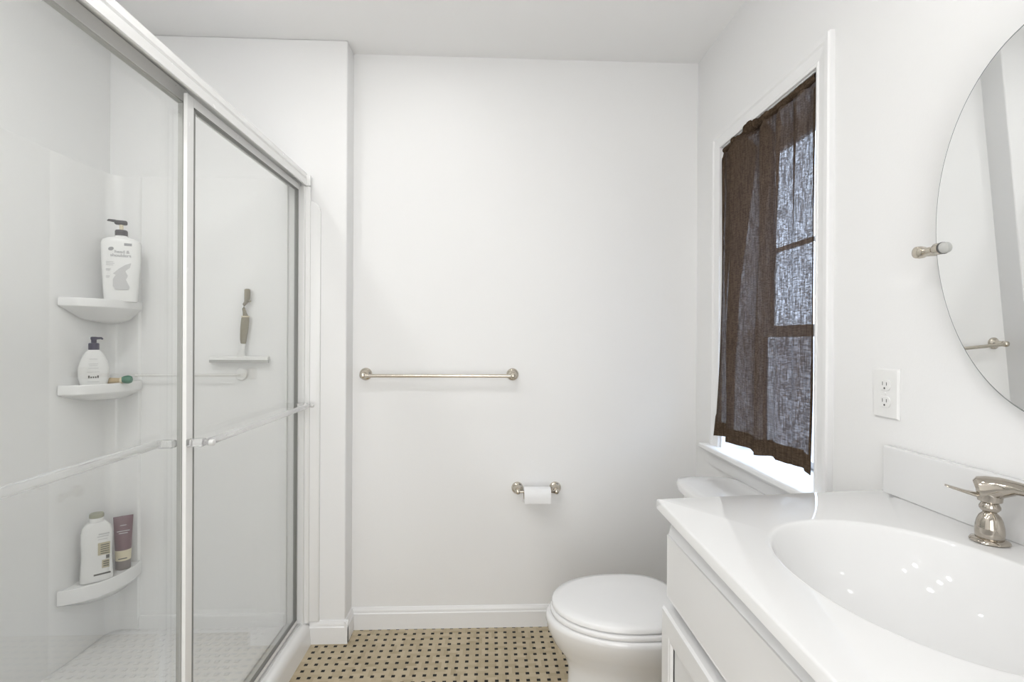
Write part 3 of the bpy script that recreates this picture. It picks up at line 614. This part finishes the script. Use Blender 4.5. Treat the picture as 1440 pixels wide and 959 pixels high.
bmesh.ops.bevel(b, geom=[e for e in b.edges if all(v.co.x < 0.96 or v.co.z > VZ+0.1 for v in e.verts) and not all(v.co.z < VZ+0.05 for v in e.verts)], offset=0.004, segments=3, profile=0.5, affect='EDGES')
obj('backsplash', b, 'marble', vt, 50)
b = new(); lathe(b, [(0.022, 0), (0.024, 0.001), (0.022, 0.004), (0.014, 0.004), (0.013, 0.006), (0.004, 0.008)], (SX, SY, VZ-0.1335), (0, 0, 1), 28); obj('drain', b, 'nickel', vt, 40)

# ---------------------------------------------------------------- faucet
fa = thing('faucet', 'polished nickel faucet fitting with flared bell base on the white vanity top', 'faucet', (0.913, -1.396, VZ))
FX, FY = 0.910, -1.396
b = new(); lathe(b, [(0.026, 0.0003), (0.0275, 0.002), (0.026, 0.005), (0.021, 0.0075), (0.019, 0.008)], (FX, FY, VZ), (0, 0, 1), 40); obj('base_flange', b, 'nickel', fa, 50)
b = new(); lathe(b, [(0.0190, 0.0075), (0.0200, 0.010), (0.0202, 0.018), (0.0195, 0.028), (0.0175, 0.038), (0.0145, 0.0455), (0.0105, 0.050), (0.0090, 0.052)], (FX, FY, VZ), (0, 0, 1), 40); obj('bell', b, 'nickel', fa, 50)
b = new(); lathe(b, [(0.0088, 0.051), (0.0115, 0.054), (0.0145, 0.058), (0.0145, 0.062), (0.0120, 0.067), (0.010, 0.070)], (FX, FY, VZ), (0, 0, 1), 40); obj('collar', b, 'nickel', fa, 50)
b = new()
arm = [(FX-0.012, FY+0.012, VZ+0.088), (FX-0.009, FY+0.009, VZ+0.0895), (FX, FY, VZ+0.092), (FX+0.006, FY-0.016, VZ+0.098), (FX+0.012, FY-0.036, VZ+0.102), (FX+0.016, FY-0.07, VZ+0.102), (FX+0.018, FY-0.11, VZ+0.098), (FX+0.018, FY-0.116, VZ+0.097)]
sweep(b, arm, [0.014, 0.0185, 0.0195, 0.0170, 0.0130, 0.0105, 0.0090, 0.004], 20, [1.15, 1.15, 1.1, 1.0, 0.85, 0.8, 0.8, 0.8])
lathe(b, [(0.010, 0.067), (0.0165, 0.071), (0.0185, 0.088), (0.014, 0.104)], (FX, FY, VZ), (0, 0, 1), 32)
obj('handle_hub', b, 'nickel', fa, 40)
b = new(); sweep(b, [(FX-0.010, FY+0.010, VZ+0.078), (FX-0.024, FY+0.022, VZ+0.081), (FX-0.040, FY+0.036, VZ+0.086), (FX-0.044, FY+0.040, VZ+0.088)], [0.010, 0.0075, 0.0065, 0.004], 16, [0.45, 0.38, 0.35, 0.35]); obj('lever', b, 'nickel', fa, 50)

# ---------------------------------------------------------------- oval pivot mirror
mi = thing('oval_mirror', 'frameless oval tilting wall mirror above the sink counter', 'mirror', (0.93, -1.490, 1.463))
TILT = 0.052; MA, MB = 0.217, 0.324; n = 96
def mring(s, x): return [(x, MA*s*math.cos(2*PI*i/n), MB*s*math.sin(2*PI*i/n)) for i in range(n)]
mi.location = (0.922, -1.491, 1.463); mi.rotation_euler = (0, -TILT, 0)
b = new(); loft(b, [mring(1.002, -0.0002), mring(1.006, 0.0008), mring(1.006, 0.0052), mring(0.995, 0.006)]); child('backing', b, 'mirror_edge', mi, 50)
b = new(); loft(b, [mring(0.996, -0.0003), mring(0.9955, -0.0007)]); child('mirror_glass', b, 'mirror', mi, 0)
for s in (1, -1):
    b = new()
    lathe(b, [(0.006, 0), (0.011, 0.001), (0.0115, 0.012), (0.0085, 0.016), (0.0075, 0.020)], (-0.002, s*0.203, -0.012), (0, s, 0), 24)
    lathe(b, [(0.0072, 0.018), (0.0072, 0.034), (0.0095, 0.040), (0.0105, 0.044)], (-0.002, s*0.203, -0.012), (0, s, 0), 24)
    lathe(b, [(0.017, -0.054), (0.017, -0.050), (0.0085, -0.044), (0.0085, -0.010), (0.0115, -0.004), (0.0125, 0.004), (0.0115, 0.011), (0.006, 0.014)], (0.0, s*0.252, -0.012), (-1, 0, 0), 28)
    pv = child('pivot_bracket', b, 'satin', mi, 50)
    b = new(); lathe(b, [(0.0108, 0), (0.0116, 0.0005), (0.0116, 0.002), (0.0108, 0.0025)], (-0.002, s*0.2, -0.012), (0, s, 0), 24); local(obj('rubber_washer', b, 'slot', pv, 50), pv)
    b = new(); lathe(b, [(0.0105, 0), (0.0108, 0.001), (0.0100, 0.006), (0.006, 0.009)], (-0.002, s*0.1998, -0.012), (0, -s, 0), 24); local(obj('clear_tip', b, 'rubber', pv, 50), pv)

# ---------------------------------------------------------------- outlet
ou = thing('wall_outlet', 'white duplex electrical outlet between the window and the mirror', 'outlet', (XR, -1.092, 1.148))
ou.location = (XR, -1.090, 1.149)
b = new(); loft(b, [[(-0.0003, sy*0.0375, sz*0.058) for sy, sz in ((1, -1), (-1, -1), (-1, 1), (1, 1))], [(-0.003, sy*0.0375, sz*0.058) for sy, sz in ((1, -1), (-1, -1), (-1, 1), (1, 1))], [(-0.0065, sy*0.034, sz*0.0545) for sy, sz in ((1, -1), (-1, -1), (-1, 1), (1, 1))]])
child('cover_plate', b, 'plate', ou, 20)
for s in (1, -1):
    zc = s*0.0195
    b = new(); n = 36; rr = [(0.0165*math.cos(2*PI*i/n), max(-0.0125, min(0.0125, 0.0165*math.sin(2*PI*i/n)))) for i in range(n)]
    loft(b, [[(-0.0062, y, zc+z) for y, z in rr], [(-0.0082, y, zc+z) for y, z in rr], [(-0.0085, y*0.97, zc+z*0.97) for y, z in rr]]); rc = child('receptacle', b, 'plate', ou, 30)
    b = new(); box(b, -0.0088, -0.0083, 0.0050, 0.0066, zc-0.001, zc+0.0075); box(b, -0.0088, -0.0083, -0.0070, -0.0052, zc-0.001, zc+0.0065); lathe(b, [(0.0024, 0), (0.0024, 0.0005)], (-0.0083, 0, zc-0.0075), (-1, 0, 0), 16); local(obj('slots', b, 'slot', rc, 0), rc)
b = new(); lathe(b, [(0.003, 0), (0.0028, 0.001), (0.001, 0.0014)], (-0.0064, 0, 0), (-1, 0, 0), 16); child('screw', b, 'plate', ou, 40)

# ---------------------------------------------------------------- curtain rod and curtain
CX = 0.983
cu = thing('curtain', 'dark brown linen curtain hanging gathered in the bright window', 'curtain', (CX, -0.53, 0.89))
rd_ = obj('rod', sweep(new(), [(CX, WY0+0.0125, 2.030), (CX, WY1-0.0125, 2.030)], 0.0055, 16), 'charcoal', cu, 60)
for ye, s in ((WY0+0.0123, 1), (WY1-0.0123, -1)):
    b = new(); lathe(b, [(0.009, 0), (0.009, 0.006), (0.006, 0.009)], (CX, ye, 2.030), (0, s, 0), 20); obj('end_cap', b, 'charcoal', rd_, 40)
NS, NZ = 420, 90
def px_to_y(px, X=0.985):
    r = (px-720)/F_PX; tn = (r+math.tan(YAW))/(1-r*math.tan(YAW)); return CAM_LOC.y + (X-CAM_LOC.x)/tn
CY1 = WY1-0.014; CY0 = WY0+0.014       # far and near edge
#            centre(y)          sigma   top    bottom   lean (how far the fold rolls towards the far end)
FOLDS = [  # far-to-near: centre at the top, at the bottom, width, depth top, depth bottom, how far the fold laps towards the far end
    (px_to_y(1019), px_to_y(1013), 0.014, 0.010, 0.010, 0.0, 0.0), (px_to_y(1035), px_to_y(1024), 0.016, 0.034, 0.012, 0.012, 0.0),
    (px_to_y(1060), px_to_y(1046), 0.024, 0.050, 0.036, 0.050, 0.060), (px_to_y(1080), px_to_y(1070), 0.016, 0.020, 0.014, 0.0, 0.0),
    (px_to_y(1100), px_to_y(1103), 0.013, 0.016, 0.018, 0.0, 0.016), (px_to_y(1127), px_to_y(1128), 0.014, 0.016, 0.008, 0.0, 0.0)]
CREASES = [(px_to_y(1025), 0.009, 0.045), (px_to_y(1044), 0.015, 0.065), (px_to_y(1071), 0.012, 0.060), (px_to_y(1091), 0.006, 0.022), (px_to_y(1112), 0.005, 0.016), (px_to_y(1136), 0.004, 0.014)]   # deep tucks below the gathered rod pocket
def curtain_pt(u, v):
    """u: 0 far edge .. 1 near edge, v: 0 top .. 1 bottom"""
    y = CY1 + (CY0-CY1)*u
    dx = 0.0; dy = 0.0
    for c0, c1, s, at, ab, l0, l1 in FOLDS:
        c = c0+(c1-c0)*v; g = math.exp(-0.7*abs((y-c)/s)**1.5); a = at+(ab-at)*v
        dx += g*a; dy += g*(l0+(l1-l0)*v)
    for c, sg, a in CREASES: dx -= a*math.exp(-((y-c)/sg)**2/2)*max(0.0, 1-v/0.5)**1.2
    dx += 0.004*math.sin(38*u+2.2*v) + 0.003*math.sin(71*u+1.0-3*v)
    gather = min(1.0, v/0.03)
    far = max(0.0, 1-u/0.12)
    flare = (v**3)*0.030*far
    x = CX - 0.008 - dx*(0.35+0.65*gather) - flare + 0.004
    y2 = y + dy + (0.010*(v**6))*far + (0.002+0.015*max(0.0, (v-0.72)/0.28)**1.5)*max(0, (u-0.90)/0.10)
    ztop = 2.024; zbot = 0.886 + 0.006*math.sin(9*u+0.8) + 0.004*math.sin(23*u)
    z = ztop + (zbot-ztop)*v
    return Vector((x, min(y2, WY1-0.0135) if v < 0.93 else y2, z))
def cloth(u0, u1, v0, v1, nu, nv, off, m, name, parent, thick=0.0008):
    bm = new(); G = []
    for j in range(nv+1):
        row = []
        for i in range(nu+1):
            u = u0+(u1-u0)*i/nu; v = v0+(v1-v0)*j/nv
            p = curtain_pt(u, v)
            pu = curtain_pt(min(1, u+1e-3), v)-curtain_pt(max(0, u-1e-3), v); nr = Vector((-pu.y, pu.x, 0)).normalized()
            if nr.x > 0 and abs(nr.x) > 0.02 and off: pass
            row.append(bm.verts.new(p + Vector((-1, 0, 0))*off))
        G.append(row)
    for j in range(nv):
        for i in range(nu): bm.faces.new((G[j][i], G[j][i+1], G[j+1][i+1], G[j+1][i]))
    return obj(name, bm, m, parent, 80)
cloth(0, 1, 0.0, 1.0, NS, NZ, 0.0, 'linen', 'panel', cu)
cloth(0, 1, 0.953, 1.001, NS, 5, 0.0012, 'linen_double', 'bottom_hem', cu)
cloth(0, 0.022, 0.02, 0.953, 8, NZ, 0.0012, 'linen_double', 'side_hem', cu)
cloth(0.968, 1.0, 0.02, 0.953, 8, NZ, 0.0012, 'linen_double', 'side_hem', cu)
# rod pocket: a sleeve round the rod, puckered where the cloth is gathered
b = new(); rings = []; n = 20; N2 = 150
for i in range(N2+1):
    u = i/N2; y = CY1+(CY0-CY1)*u
    g = sum(math.exp(-((y-c)/(s*1.3))**2/2)*at for c, c1, s, at, ab, l0, l1 in FOLDS)
    g *= min(1.0, max(0.0, (u-0.10)/0.08))*(1.0 if u < 0.62 else 0.35)
    r = 0.0112 + 0.14*min(g, 0.05)*(1+0.8*math.sin(160*u)) + 0.0005*math.sin(90*u)
    rings.append([(CX-0.003+r*math.cos(2*PI*k/n)-0.25*g*(0.5-0.5*math.cos(2*PI*k/n)), y, 2.0295+r*0.95*math.sin(2*PI*k/n)+ (0.05*g*math.sin(130*u))) for k in range(n)])
loft(b, rings, False, False); obj('rod_pocket', b, 'linen_double', cu, 80)
